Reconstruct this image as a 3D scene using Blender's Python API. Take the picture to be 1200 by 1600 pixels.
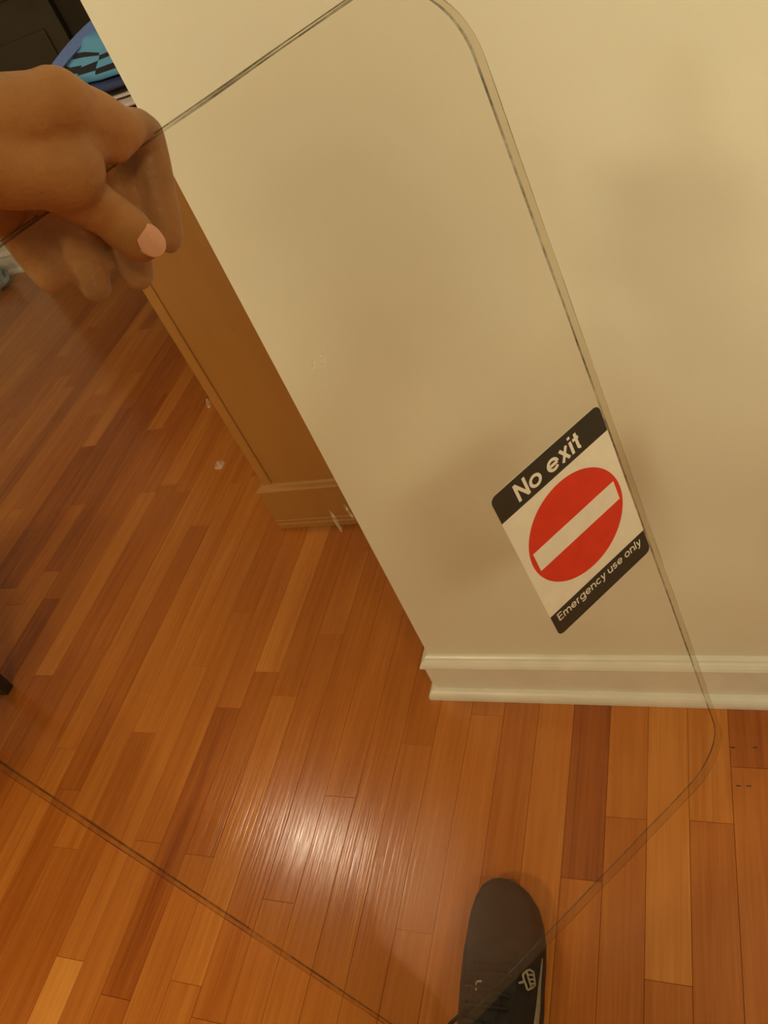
import bpy, bmesh, math, random
from mathutils import Vector, Matrix, noise

for o in list(bpy.data.objects):
    bpy.data.objects.remove(o)
scene = bpy.context.scene
COL = scene.collection
random.seed(11)

# ------------------------------------------------------------------ camera
F = 1256.0                       # focal length in pixels of the 1200x1600 frame
CAM_H = 1.20
CX = Vector((0.91641669, -0.0641156, -0.3950565))     # room X (right along the wall) in camera axes (x right, y down, z forward)
CY = Vector((0.22363268, -0.73658215, 0.63830648))    # room Y (towards the wall)
CD = Vector((0.33191697, 0.67330225, 0.66067784))     # straight down
CAM = Vector((0, 0, CAM_H))
cam_data = bpy.data.cameras.new('camera')
cam_data.sensor_fit = 'VERTICAL'
cam_data.sensor_height = 36.0
cam_data.lens = 36.0 * F / 1600.0
cam_data.clip_start = 0.01
cam = bpy.data.objects.new('camera', cam_data)
COL.objects.link(cam)
r_ = Vector((CX[0], CY[0], -CD[0])); dn_ = Vector((CX[1], CY[1], -CD[1])); fw_ = Vector((CX[2], CY[2], -CD[2]))
m3 = Matrix((r_, -dn_, -fw_)).transposed()
cam.matrix_world = Matrix.Translation(CAM) @ m3.to_4x4()
scene.camera = cam

def ray(px, py):
    """world direction of a pixel, unit forward depth"""
    a, b = (px - 600) / F, (py - 800) / F
    return r_ * a + dn_ * b + fw_
def on_z(px, py, z=0.0):
    d = ray(px, py); return CAM + d * ((z - CAM_H) / d.z)
def on_y(px, py, y):
    d = ray(px, py); return CAM + d * (y / d.y)

# ------------------------------------------------------------------ world, exposure
world = bpy.data.worlds.new('world'); scene.world = world
world.use_nodes = True
world.node_tree.nodes['Background'].inputs[0].default_value = (0.9, 0.7, 0.45, 1)
world.node_tree.nodes['Background'].inputs[1].default_value = 0.02
vs = scene.view_settings
vs.view_transform = 'Standard'; vs.look = 'None'; vs.gamma = 1.0; vs.exposure = 0.27
vs.use_curve_mapping = False
ROOM_LAMP = dict(loc=(-0.14, -1.10, 2.45), color=(1.0, 0.93, 0.59), strength=46.0, size=1.35)
SIDE_FILL = dict(loc=(-1.45, -1.40, 2.45), color=(1.0, 0.93, 0.59), strength=88.0, size=1.0)  # added fill to brighten the left of the wall, no such lamp known
CORNER_FILL = dict(loc=(1.30, -1.25, 2.45), color=(1.0, 0.93, 0.59), strength=31.0, size=1.65)  # added fill for the lower right wall, not a known fixture
HALL_LAMP = dict(loc=(-1.995, 1.27, 2.45), color=(1.0, 0.84, 0.62), strength=72.0, size=0.52)

# ------------------------------------------------------------------ materials
MATS = {}
def nmat(name):
    m = bpy.data.materials.new(name); m.use_nodes = True
    nt = m.node_tree; b = nt.nodes['Principled BSDF']
    MATS[name] = m
    return m, nt, b
def N(nt, typ, **kw):
    n = nt.nodes.new(typ)
    for k, v in kw.items(): setattr(n, k, v)
    return n
def simple(name, col, rough=0.6, bump=0.0, bscale=60.0, var=0.08, vscale=9.0, coat=0.0, sub=0.0, metal=0.0):
    m, nt, b = nmat(name)
    tc = N(nt, 'ShaderNodeTexCoord')
    nz = N(nt, 'ShaderNodeTexNoise'); nz.inputs['Scale'].default_value = vscale; nz.inputs['Detail'].default_value = 4
    nt.links.new(tc.outputs['Object'], nz.inputs['Vector'])
    rp = N(nt, 'ShaderNodeValToRGB')
    rp.color_ramp.elements[0].position = 0.3; rp.color_ramp.elements[1].position = 0.7
    rp.color_ramp.elements[0].color = tuple(c * (1 - var) for c in col) + (1,)
    rp.color_ramp.elements[1].color = tuple(min(1, c * (1 + var)) for c in col) + (1,)
    nt.links.new(nz.outputs['Fac'], rp.inputs['Fac'])
    nt.links.new(rp.outputs['Color'], b.inputs['Base Color'])
    b.inputs['Roughness'].default_value = rough
    b.inputs['Metallic'].default_value = metal
    b.inputs['Coat Weight'].default_value = coat
    if sub:
        b.inputs['Subsurface Weight'].default_value = sub
        b.inputs['Subsurface Radius'].default_value = (0.012, 0.005, 0.003)
    if bump:
        n2 = N(nt, 'ShaderNodeTexNoise'); n2.inputs['Scale'].default_value = bscale; n2.inputs['Detail'].default_value = 5
        nt.links.new(tc.outputs['Object'], n2.inputs['Vector'])
        bp = N(nt, 'ShaderNodeBump'); bp.inputs['Strength'].default_value = bump; bp.inputs['Distance'].default_value = 0.003
        nt.links.new(n2.outputs['Fac'], bp.inputs['Height']); nt.links.new(bp.outputs['Normal'], b.inputs['Normal'])
    return m

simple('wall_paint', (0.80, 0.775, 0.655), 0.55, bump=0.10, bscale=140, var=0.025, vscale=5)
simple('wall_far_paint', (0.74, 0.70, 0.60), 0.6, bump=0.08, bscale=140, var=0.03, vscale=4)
simple('wall_side_paint', (0.42, 0.34, 0.22), 0.6, bump=0.08, bscale=140, var=0.03, vscale=4)  # unseen right and back walls, darkened to weaken their reflection in the panel
simple('ceiling_paint', (0.80, 0.78, 0.72), 0.7, bump=0.06, bscale=120, var=0.02)
simple('trim_paint', (0.80, 0.77, 0.70), 0.30, bump=0.04, bscale=60, var=0.05, vscale=22)
simple('subfloor', (0.10, 0.035, 0.010), 0.9)
simple('dark_door', (0.050, 0.042, 0.026), 0.45, bump=0.05, bscale=30, var=0.2, vscale=3)
simple('door_casing_dark', (0.022, 0.017, 0.010), 0.5)
simple('skin', (0.36, 0.152, 0.042), 0.5, bump=0.35, bscale=170, var=0.16, vscale=26)
simple('nail', (0.62, 0.31, 0.19), 0.25, var=0.08, vscale=80)
simple('hair', (0.012, 0.009, 0.007), 0.6, bump=0.6, bscale=200)
simple('eye_white', (0.75, 0.72, 0.66), 0.2)
simple('shirt', (0.05, 0.05, 0.055), 0.9, bump=0.3, bscale=250)
simple('trousers', (0.018, 0.018, 0.022), 0.9, bump=0.3, bscale=250)
simple('shoe_black', (0.012, 0.008, 0.006), 0.75, bump=0.35, bscale=420, var=0.25, vscale=40)
simple('shoe_toe', (0.022, 0.011, 0.006), 0.7, bump=0.3, bscale=420, var=0.2, vscale=40)
simple('shoe_sole', (0.030, 0.017, 0.009), 0.7, bump=0.2, bscale=200)
simple('shoe_lace', (0.014, 0.010, 0.008), 0.85, bump=0.5, bscale=500)
simple('shoe_white', (0.30, 0.26, 0.18), 0.7, bump=0.2, bscale=300)
simple('sticker_white', (0.90, 0.87, 0.78), 0.45, var=0.03, vscale=60)
simple('sticker_black', (0.035, 0.036, 0.030), 0.45, var=0.1, vscale=60)
simple('sticker_red', (0.76, 0.050, 0.024), 0.45, var=0.05, vscale=60)
simple('cloth_brown', (0.34, 0.16, 0.09), 0.95, bump=0.5, bscale=90)
simple('cloth_magenta', (0.42, 0.07, 0.20), 0.95, bump=0.5, bscale=90)
simple('cloth_white', (0.72, 0.60, 0.60), 0.95, bump=0.5, bscale=90)
simple('cloth_navy', (0.04, 0.055, 0.16), 0.95, bump=0.5, bscale=90)
simple('cloth_blue', (0.10, 0.34, 0.62), 0.7, bump=0.5, bscale=60)
simple('cloth_strap', (0.11, 0.19, 0.52), 0.7, bump=0.5, bscale=200)
simple('cloth_black', (0.015, 0.015, 0.017), 0.9, bump=0.5, bscale=90)
simple('bag_pale', (0.36, 0.46, 0.52), 0.5, bump=0.5, bscale=40)
simple('table_black', (0.014, 0.011, 0.008), 0.35, bump=0.1, bscale=60)
simple('fixture_metal', (0.55, 0.45, 0.28), 0.35, metal=1.0)
simple('edge_grime', (0.10, 0.075, 0.035), 0.6, var=0.3, vscale=60)

def wood_mat(name, cols, rough, use_obj_color, grain=(55, 2.2, 55), coat=0.0):
    m, nt, b = nmat(name)
    L = nt.links.new
    geo = N(nt, 'ShaderNodeNewGeometry'); oi = N(nt, 'ShaderNodeObjectInfo')
    mul = N(nt, 'ShaderNodeVectorMath', operation='MULTIPLY'); mul.inputs[1].default_value = grain
    off = N(nt, 'ShaderNodeVectorMath', operation='SCALE'); off.inputs[0].default_value = (31, 17, 23)
    L(oi.outputs['Random'], off.inputs['Scale'])
    add = N(nt, 'ShaderNodeVectorMath', operation='ADD')
    L(geo.outputs['Position'], mul.inputs[0]); L(mul.outputs[0], add.inputs[0]); L(off.outputs[0], add.inputs[1])
    n1 = N(nt, 'ShaderNodeTexNoise'); n1.inputs['Scale'].default_value = 1.0; n1.inputs['Detail'].default_value = 6; n1.inputs['Roughness'].default_value = 0.6
    n1.inputs['Distortion'].default_value = 0.6
    L(add.outputs[0], n1.inputs['Vector'])
    mul2 = N(nt, 'ShaderNodeVectorMath', operation='MULTIPLY'); mul2.inputs[1].default_value = (4.2, 3.0, 4.2)
    L(add.outputs[0], mul2.inputs[0])
    n2 = N(nt, 'ShaderNodeTexNoise'); n2.inputs['Scale'].default_value = 1.0; n2.inputs['Detail'].default_value = 3
    L(mul2.outputs[0], n2.inputs['Vector'])
    # broad figure inside one board
    mul3 = N(nt, 'ShaderNodeVectorMath', operation='MULTIPLY'); mul3.inputs[1].default_value = (0.35, 0.9, 0.35)
    L(add.outputs[0], mul3.inputs[0])
    n3 = N(nt, 'ShaderNodeTexNoise'); n3.inputs['Scale'].default_value = 1.0; n3.inputs['Detail'].default_value = 2
    L(mul3.outputs[0], n3.inputs['Vector'])
    def madd(x, k, y):
        n = N(nt, 'ShaderNodeMath', operation='MULTIPLY_ADD'); n.inputs[1].default_value = k
        L(x, n.inputs[0])
        if hasattr(y, 'is_linked'): L(y, n.inputs[2])
        else: n.inputs[2].default_value = y
        return n.outputs[0]
    if use_obj_color:
        sep = N(nt, 'ShaderNodeSeparateColor'); L(oi.outputs['Color'], sep.inputs[0]); tone = sep.outputs[0]
    else:
        v = N(nt, 'ShaderNodeValue'); v.outputs[0].default_value = 0.5; tone = v.outputs[0]
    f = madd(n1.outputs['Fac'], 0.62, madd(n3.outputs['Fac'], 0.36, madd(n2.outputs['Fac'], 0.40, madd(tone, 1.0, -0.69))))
    rp = N(nt, 'ShaderNodeValToRGB'); cr = rp.color_ramp
    cr.elements[0].position = 0.0; cr.elements[0].color = cols[0] + (1,)
    cr.elements[1].position = 1.0; cr.elements[1].color = cols[-1] + (1,)
    for i, c in enumerate(cols[1:-1]):
        e = cr.elements.new((i + 1) / (len(cols) - 1)); e.color = c + (1,)
    L(f, rp.inputs['Fac']); L(rp.outputs['Color'], b.inputs['Base Color'])
    rr = madd(n2.outputs['Fac'], 0.16, rough - 0.08); L(rr, b.inputs['Roughness'])
    b.inputs['Coat Weight'].default_value = coat; b.inputs['Coat Roughness'].default_value = 0.2
    bp = N(nt, 'ShaderNodeBump'); bp.inputs['Strength'].default_value = 0.16; bp.inputs['Distance'].default_value = 0.002
    L(n2.outputs['Fac'], bp.inputs['Height']); L(bp.outputs['Normal'], b.inputs['Normal'])
    return m
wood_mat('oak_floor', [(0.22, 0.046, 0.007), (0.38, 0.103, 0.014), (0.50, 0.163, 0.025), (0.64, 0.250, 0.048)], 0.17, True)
wood_mat('cabinet_wood', [(0.33, 0.135, 0.027), (0.38, 0.163, 0.033), (0.42, 0.190, 0.041)], 0.45, False, grain=(18, 18, 1.5))

def panel_mat():
    """clear, scuffed acrylic: straight-through transmission, facing-angle reflection, thin film of dust"""
    m = bpy.data.materials.new('clear_acrylic'); m.use_nodes = True; MATS['clear_acrylic'] = m
    nt = m.node_tree; nt.nodes.clear(); L = nt.links.new
    out = N(nt, 'ShaderNodeOutputMaterial')
    tr = N(nt, 'ShaderNodeBsdfTransparent'); tr.inputs[0].default_value = (0.985, 0.978, 0.960, 1)
    gl = N(nt, 'ShaderNodeBsdfGlossy'); gl.inputs['Roughness'].default_value = 0.09; gl.inputs[0].default_value = (1, 1, 1, 1)
    lw = N(nt, 'ShaderNodeLayerWeight'); lw.inputs['Blend'].default_value = 0.5
    pw = N(nt, 'ShaderNodeMath', operation='POWER'); pw.inputs[1].default_value = 5.0; L(lw.outputs['Facing'], pw.inputs[0])
    sc = N(nt, 'ShaderNodeMath', operation='MULTIPLY_ADD'); sc.inputs[1].default_value = 0.38; sc.inputs[2].default_value = 0.026; L(pw.outputs[0], sc.inputs[0])
    mx = N(nt, 'ShaderNodeMixShader'); L(sc.outputs[0], mx.inputs[0]); L(tr.outputs[0], mx.inputs[1]); L(gl.outputs[0], mx.inputs[2])
    tc = N(nt, 'ShaderNodeTexCoord')
    nz = N(nt, 'ShaderNodeTexNoise'); nz.inputs['Scale'].default_value = 7; nz.inputs['Detail'].default_value = 6; nz.inputs['Distortion'].default_value = 0.8
    L(tc.outputs['Object'], nz.inputs['Vector'])
    mr = N(nt, 'ShaderNodeMapRange'); mr.inputs[1].default_value = 0.35; mr.inputs[2].default_value = 0.8; mr.inputs[3].default_value = 0.004; mr.inputs[4].default_value = 0.022
    L(nz.outputs['Fac'], mr.inputs[0])
    df = N(nt, 'ShaderNodeBsdfDiffuse'); df.inputs[0].default_value = (0.60, 0.52, 0.40, 1)
    m2 = N(nt, 'ShaderNodeMixShader'); L(mr.outputs[0], m2.inputs[0]); L(mx.outputs[0], m2.inputs[1]); L(df.outputs[0], m2.inputs[2])
    L(m2.outputs[0], out.inputs[0])
    # cut edge: cloudy
    m = bpy.data.materials.new('acrylic_edge'); m.use_nodes = True; MATS['acrylic_edge'] = m
    nt = m.node_tree; nt.nodes.clear(); L = nt.links.new
    out = N(nt, 'ShaderNodeOutputMaterial')
    tr = N(nt, 'ShaderNodeBsdfTransparent'); tr.inputs[0].default_value = (0.92, 0.88, 0.78, 1)
    df = N(nt, 'ShaderNodeBsdfPrincipled'); df.inputs['Base Color'].default_value = (0.20, 0.15, 0.08, 1); df.inputs['Roughness'].default_value = 0.3
    mx = N(nt, 'ShaderNodeMixShader'); mx.inputs[0].default_value = 0.09
    L(tr.outputs[0], mx.inputs[1]); L(df.outputs[0], mx.inputs[2]); L(mx.outputs[0], out.inputs[0])
    # grime packed into the arrises
    m = bpy.data.materials.new('arris_grime'); m.use_nodes = True; MATS['arris_grime'] = m
    nt = m.node_tree; nt.nodes.clear(); L = nt.links.new
    out = N(nt, 'ShaderNodeOutputMaterial')
    tr = N(nt, 'ShaderNodeBsdfTransparent')
    df = N(nt, 'ShaderNodeBsdfPrincipled'); df.inputs['Base Color'].default_value = (0.040, 0.028, 0.014, 1); df.inputs['Roughness'].default_value = 0.5
    tc = N(nt, 'ShaderNodeTexCoord')
    nz = N(nt, 'ShaderNodeTexNoise'); nz.inputs['Scale'].default_value = 22; nz.inputs['Detail'].default_value = 7; nz.inputs['Roughness'].default_value = 0.7
    L(tc.outputs['Object'], nz.inputs['Vector'])
    mr = N(nt, 'ShaderNodeMapRange'); mr.inputs[1].default_value = 0.36; mr.inputs[2].default_value = 0.66; mr.inputs[3].default_value = 0.30; mr.inputs[4].default_value = 0.95
    L(nz.outputs['Fac'], mr.inputs[0])
    mx = N(nt, 'ShaderNodeMixShader'); L(mr.outputs[0], mx.inputs[0]); L(tr.outputs[0], mx.inputs[1]); L(df.outputs[0], mx.inputs[2]); L(mx.outputs[0], out.inputs[0])
panel_mat()
def scuff_mat():
    m = bpy.data.materials.new('scuff'); m.use_nodes = True; MATS['scuff'] = m
    nt = m.node_tree; nt.nodes.clear(); L = nt.links.new
    out = N(nt, 'ShaderNodeOutputMaterial'); tr = N(nt, 'ShaderNodeBsdfTransparent'); df = N(nt, 'ShaderNodeBsdfDiffuse'); df.inputs[0].default_value = (0.85, 0.82, 0.75, 1)
    tc = N(nt, 'ShaderNodeTexCoord'); nz = N(nt, 'ShaderNodeTexNoise'); nz.inputs['Scale'].default_value = 260; L(tc.outputs['Object'], nz.inputs['Vector'])
    mr = N(nt, 'ShaderNodeMapRange'); mr.inputs[1].default_value = 0.4; mr.inputs[2].default_value = 0.75; mr.inputs[3].default_value = 0.06; mr.inputs[4].default_value = 0.45
    L(nz.outputs['Fac'], mr.inputs[0])
    mx = N(nt, 'ShaderNodeMixShader'); L(mr.outputs[0], mx.inputs[0]); L(tr.outputs[0], mx.inputs[1]); L(df.outputs[0], mx.inputs[2]); L(mx.outputs[0], out.inputs[0])
scuff_mat()

def glow(name, color, strength):
    m = bpy.data.materials.new(name); m.use_nodes = True; MATS[name] = m
    nt = m.node_tree; nt.nodes.clear()
    out = N(nt, 'ShaderNodeOutputMaterial'); em = N(nt, 'ShaderNodeEmission')
    em.inputs[0].default_value = tuple(color) + (1,); em.inputs[1].default_value = strength
    nt.links.new(em.outputs[0], out.inputs[0])
glow('room_lamp_glass', ROOM_LAMP['color'], ROOM_LAMP['strength'])
glow('side_fill_glass', SIDE_FILL['color'], SIDE_FILL['strength'])
glow('corner_fill_glass', CORNER_FILL['color'], CORNER_FILL['strength'])
glow('hall_lamp_glass', HALL_LAMP['color'], HALL_LAMP['strength'])

# ------------------------------------------------------------------ helpers
def mesh_obj(name, verts, faces, mat=None, parent=None, smooth=False, mats=None, fmat=None):
    me = bpy.data.meshes.new(name)
    me.from_pydata([tuple(v) for v in verts], [], faces)
    me.update()
    return link(name, me, mat, parent, smooth, mats, fmat)
def link(name, me, mat=None, parent=None, smooth=False, mats=None, fmat=None):
    for k in (mats or ([mat] if mat else [])): me.materials.append(MATS[k])
    if fmat:
        for p, i in zip(me.polygons, fmat): p.material_index = i
    if smooth:
        for p in me.polygons: p.use_smooth = True
    o = bpy.data.objects.new(name, me); COL.objects.link(o)
    if parent: o.parent = parent
    return o
def bm_obj(name, bm, mat=None, parent=None, smooth=False, mats=None):
    bmesh.ops.recalc_face_normals(bm, faces=bm.faces)
    me = bpy.data.meshes.new(name); bm.to_mesh(me); bm.free()
    return link(name, me, mat, parent, smooth, mats)
def empty(name, loc=(0, 0, 0)):
    o = bpy.data.objects.new(name, None); COL.objects.link(o); o.location = loc
    o.empty_display_size = 0.05
    return o
def tag(o, label=None, cat=None, group=None, kind=None):
    if label: o['label'] = label
    if cat: o['category'] = cat
    if group: o['group'] = group
    if kind: o['kind'] = kind
    return o
def add_box(bm, lo, hi, bevel=0.0, seg=2):
    g = bmesh.ops.create_cube(bm, size=1.0)
    vs_ = g['verts']
    for v in vs_:
        v.co = Vector([lo[i] + (v.co[i] + 0.5) * (hi[i] - lo[i]) for i in range(3)])
    if bevel:
        es = list({e for v in vs_ for e in v.link_edges})
        bmesh.ops.bevel(bm, geom=es, offset=bevel, segments=seg, profile=0.5, affect='EDGES')
def box(name, lo, hi, mat, parent=None, bevel=0.0, seg=2):
    bm = bmesh.new(); add_box(bm, lo, hi, bevel, seg)
    return bm_obj(name, bm, mat, parent)
def add_tube(bm, pts, rad, seg=8, cap=True):
    pts = [Vector(p) for p in pts]; n = len(pts)
    rads = rad if isinstance(rad, (list, tuple)) else [rad] * n
    up = None; rings = []
    for i, p in enumerate(pts):
        t = (pts[min(i + 1, n - 1)] - pts[max(i - 1, 0)]).normalized()
        if up is None:
            up = Vector((0, 0, 1)) if abs(t.z) < 0.9 else Vector((1, 0, 0))
        s = t.cross(up).normalized(); up = s.cross(t).normalized()
        rings.append([bm.verts.new(p + (s * math.cos(a) + up * math.sin(a)) * rads[i]) for a in [2 * math.pi * k / seg for k in range(seg)]])
    for a, b in zip(rings, rings[1:]):
        for k in range(seg):
            bm.faces.new((a[k], a[(k + 1) % seg], b[(k + 1) % seg], b[k]))
    if cap:
        bm.faces.new(rings[0][::-1]); bm.faces.new(rings[-1])
def add_capsule(bm, p0, r0, p1, r1, seg=18, half=6):
    p0, p1 = Vector(p0), Vector(p1); ax = p1 - p0
    t = ax.normalized() if ax.length > 1e-6 else Vector((0, 0, 1))
    a = Vector((0, 0, 1)) if abs(t.z) < 0.9 else Vector((1, 0, 0))
    s = t.cross(a).normalized(); u = s.cross(t)
    prof = [(p0, r0, -math.pi / 2 + math.pi / 2 * i / half) for i in range(1, half + 1)] + [(p1, r1, math.pi / 2 * i / half) for i in range(half)]
    b0 = bm.verts.new(p0 - t * r0); b1 = bm.verts.new(p1 + t * r1); rings = []
    for c, r, an in prof:
        cc = c + t * (r * math.sin(an)); rr = r * math.cos(an)
        rings.append([bm.verts.new(cc + (s * math.cos(k * 2 * math.pi / seg) + u * math.sin(k * 2 * math.pi / seg)) * rr) for k in range(seg)])
    for k in range(seg):
        bm.faces.new((b0, rings[0][(k + 1) % seg], rings[0][k])); bm.faces.new((b1, rings[-1][k], rings[-1][(k + 1) % seg]))
    for A, B in zip(rings, rings[1:]):
        for k in range(seg): bm.faces.new((A[k], A[(k + 1) % seg], B[(k + 1) % seg], B[k]))
def add_ellipsoid(bm, c, rx, ry, rz, rot=None):
    g = bmesh.ops.create_uvsphere(bm, u_segments=20, v_segments=12, radius=1.0)
    M = Matrix.Translation(Vector(c)) @ (rot.to_4x4() if rot else Matrix()) @ Matrix.Diagonal((rx, ry, rz, 1))
    for v in g['verts']: v.co = M @ v.co
def fuse(name, bm, voxel, smooth_it, mat, parent=None, smooth_f=0.5):
    """union of overlapping solids -> one continuous skin"""
    bmesh.ops.recalc_face_normals(bm, faces=bm.faces)
    me = bpy.data.meshes.new(name + '_src'); bm.to_mesh(me); bm.free()
    o = bpy.data.objects.new(name + '_src', me); COL.objects.link(o)
    md = o.modifiers.new('r', 'REMESH'); md.mode = 'VOXEL'; md.voxel_size = voxel
    if smooth_it:
        ms = o.modifiers.new('s', 'SMOOTH'); ms.iterations = smooth_it; ms.factor = smooth_f
    dg = bpy.context.evaluated_depsgraph_get(); dg.update()
    out = bpy.data.meshes.new_from_object(o.evaluated_get(dg))
    out.name = name
    bpy.data.objects.remove(o); bpy.data.meshes.remove(me)
    return link(name, out, mat, parent, smooth=True)

# ------------------------------------------------------------------ the room
WALL_Y = 0.711; WALL_X = -0.487; WALL_T = 0.125
X0, X1, Y0, Y1, CEIL = -3.75, 3.30, -2.40, 2.95, 2.45
floor = box('floor', (X0, Y0, -0.06), (X1, Y1, -0.006), 'subfloor'); tag(floor, kind='structure')
tag(box('ceiling', (X0, Y0, CEIL), (X1, Y1, CEIL + 0.05), 'ceiling_paint'), kind='structure')
tag(box('wall_front', (WALL_X, WALL_Y, -0.006), (X1, WALL_Y + WALL_T, CEIL), 'wall_paint'), kind='structure')
tag(box('wall_far', (X0, Y1, -0.006), (X1, Y1 + 0.1, CEIL), 'wall_far_paint'), kind='structure')
tag(box('wall_left', (X0 - 0.1, Y0, -0.006), (X0, Y1, CEIL), 'wall_far_paint'), kind='structure')
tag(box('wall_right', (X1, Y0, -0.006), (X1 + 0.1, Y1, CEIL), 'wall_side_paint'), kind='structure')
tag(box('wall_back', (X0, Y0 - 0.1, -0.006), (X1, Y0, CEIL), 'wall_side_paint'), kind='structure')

# floorboards: 58 mm strips running towards the wall, end joints measured where the photo shows them
PITCH, XOFF = 0.0584, -0.0236
def strip_of(x): return math.floor((x - XOFF) / PITCH)
joints = {}
for px, py in [(985, 1279), (914, 1375), (788, 1373), (1115, 1285), (1051, 1537), (657, 1164), (437, 1087), (213, 1144), (101, 1233),
               (230, 1315), (315, 1337), (93, 1324), (114, 1499), (188, 1560), (299, 1041), (325, 820), (364, 957), (516, 992),
               (577, 860), (388, 753), (77, 893), (207, 636), (1180, 1200)]:
    p = on_z(px, py); joints.setdefault(strip_of(p.x), []).append(p.y)
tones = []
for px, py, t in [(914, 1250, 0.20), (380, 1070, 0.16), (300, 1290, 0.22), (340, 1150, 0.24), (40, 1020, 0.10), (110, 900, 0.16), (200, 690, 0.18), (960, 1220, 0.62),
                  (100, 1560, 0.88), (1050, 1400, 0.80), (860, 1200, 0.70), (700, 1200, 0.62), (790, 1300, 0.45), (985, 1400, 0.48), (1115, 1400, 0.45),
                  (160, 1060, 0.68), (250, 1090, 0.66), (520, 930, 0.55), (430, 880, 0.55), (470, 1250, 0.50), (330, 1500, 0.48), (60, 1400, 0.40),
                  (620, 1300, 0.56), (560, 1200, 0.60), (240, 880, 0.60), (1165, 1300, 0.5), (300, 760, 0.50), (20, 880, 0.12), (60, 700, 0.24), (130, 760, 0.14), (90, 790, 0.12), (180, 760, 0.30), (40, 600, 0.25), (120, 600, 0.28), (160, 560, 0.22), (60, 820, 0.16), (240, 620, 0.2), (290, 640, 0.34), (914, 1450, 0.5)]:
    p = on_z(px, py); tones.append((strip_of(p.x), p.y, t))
GAP = 0.00045
bm = bmesh.new(); add_box(bm, (-(PITCH - GAP) / 2, -0.5, -0.0065), ((PITCH - GAP) / 2, 0.5, 0.0))
bmesh.ops.bevel(bm, geom=[e for e in bm.edges if all(v.co.z > -0.001 for v in e.verts)], offset=0.0004, segments=1, affect='EDGES')
bmesh.ops.recalc_face_normals(bm, faces=bm.faces)
board_me = bpy.data.meshes.new('floorboard'); bm.to_mesh(board_me); bm.free(); board_me.materials.append(MATS['oak_floor'])
def in_view(x, y):
    P = Vector((x, y, 0)) - CAM; z = P.dot(fw_)
    if z < 0.1: return False
    u, v = 600 + F * P.dot(r_) / z, 800 + F * P.dot(dn_) / z
    if not (-40 < u < 1240 and 380 < v < 1640): return False
    if y > WALL_Y - 0.02 and x > WALL_X - 0.03 and y < 1.0: return False
    if y > WALL_Y and u > 125 + 0.532 * v + 25: return False
    if y > 1.13 and x > -0.96: return False
    return True
rng = random.Random(5)
rest = []; nb = 0
for k in range(strip_of(X0), strip_of(X1) + 1):
    xc = XOFF + (k + 0.5) * PITCH
    ys = []; y = Y0 + rng.uniform(-0.6, 0)
    while y < Y1:
        ys.append(y); y += rng.uniform(0.32, 1.15)
    ms = joints.get(k, [])
    ys = [y for y in ys if all(abs(y - q) > 0.33 for q in ms)] + ms
    ys = sorted([Y0] + [y for y in ys if Y0 + 0.05 < y < Y1 - 0.05] + [Y1])
    for a, b in zip(ys, ys[1:]):
        tone = min(0.95, max(0.08, rng.gauss(0.50, 0.11)))
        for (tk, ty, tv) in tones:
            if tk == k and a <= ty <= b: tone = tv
        xa, xb = xc - PITCH / 2, xc + PITCH / 2
        if xb > X1 or xa < X0:
            continue
        n = max(2, int((b - a) / 0.05))
        if any(in_view(xc, a + (b - a) * i / n) for i in range(n + 1)):
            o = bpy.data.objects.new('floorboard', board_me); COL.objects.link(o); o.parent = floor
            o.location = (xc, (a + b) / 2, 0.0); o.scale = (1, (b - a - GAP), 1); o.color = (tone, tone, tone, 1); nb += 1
        else:
            rest.append((xc, a, b))
bm = bmesh.new()
for xc, a, b in rest:
    add_box(bm, (xc - (PITCH - GAP) / 2, a + GAP / 2, -0.0065), (xc + (PITCH - GAP) / 2, b - GAP / 2, 0.0))
fr = bm_obj('floorboard_rest', bm, 'oak_floor', floor); fr.color = (0.5, 0.5, 0.5, 1); tag(fr, kind='stuff')
print('floorboards in view', nb, 'rest', len(rest))

# nail heads in two boards by the wall
bm = bmesh.new()
for px, py in [(1145, 1168), (1180, 1168), (1154, 1228), (1170, 1228)]:
    p = on_z(px, py); add_box(bm, (p.x - 0.0032, p.y - 0.0007, -0.001), (p.x + 0.0032, p.y + 0.0007, 0.0004))
bm_obj('nail_head', bm, 'door_casing_dark', floor)

# baseboard with cap moulding and quarter-round shoe, mitred round the wall end
prof = [(0.000, 0.110), (0.0035, 0.109), (0.0065, 0.1065), (0.0075, 0.1035), (0.0085, 0.1025), (0.0115, 0.1010), (0.0150, 0.0970), (0.0172, 0.0925), (0.0172, 0.0885),
        (0.0125, 0.0865), (0.0120, 0.0840), (0.0120, 0.0215), (0.0135, 0.0210), (0.0175, 0.0200), (0.0210, 0.0170), (0.0235, 0.0130), (0.0250, 0.0075), (0.0250, 0.0003), (0.0, 0.0003)]
def baseboard(name, run):
    """run: list of (point, outward miter vector) along the foot of the wall"""
    V, Fc = [], []
    for p, mv in run:
        for d, z in prof: V.append((p[0] + mv[0] * d, p[1] + mv[1] * d, z))
    n = len(prof)
    for s in range(len(run) - 1):
        for k in range(n):
            a = s * n + k; b = s * n + (k + 1) % n
            Fc.append((a, b, b + n, a + n))
    Fc.append(tuple(range(n))); Fc.append(tuple(range((len(run) - 1) * n, len(run) * n))[::-1])
    bm = bmesh.new(); vv = [bm.verts.new(v) for v in V]
    for f in Fc: bm.faces.new([vv[i] for i in f])
    return tag(bm_obj(name, bm, 'trim_paint'), kind='structure')
baseboard('baseboard_front', [((X1 - 0.001, WALL_Y), (0, -1)), ((WALL_X, WALL_Y), (-1, -1)), ((WALL_X, WALL_Y + WALL_T), (-1, 0))])
baseboard('baseboard_far', [((X0 + 0.001, Y1), (0, -1)), ((-2.98, Y1), (0, -1))])

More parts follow.
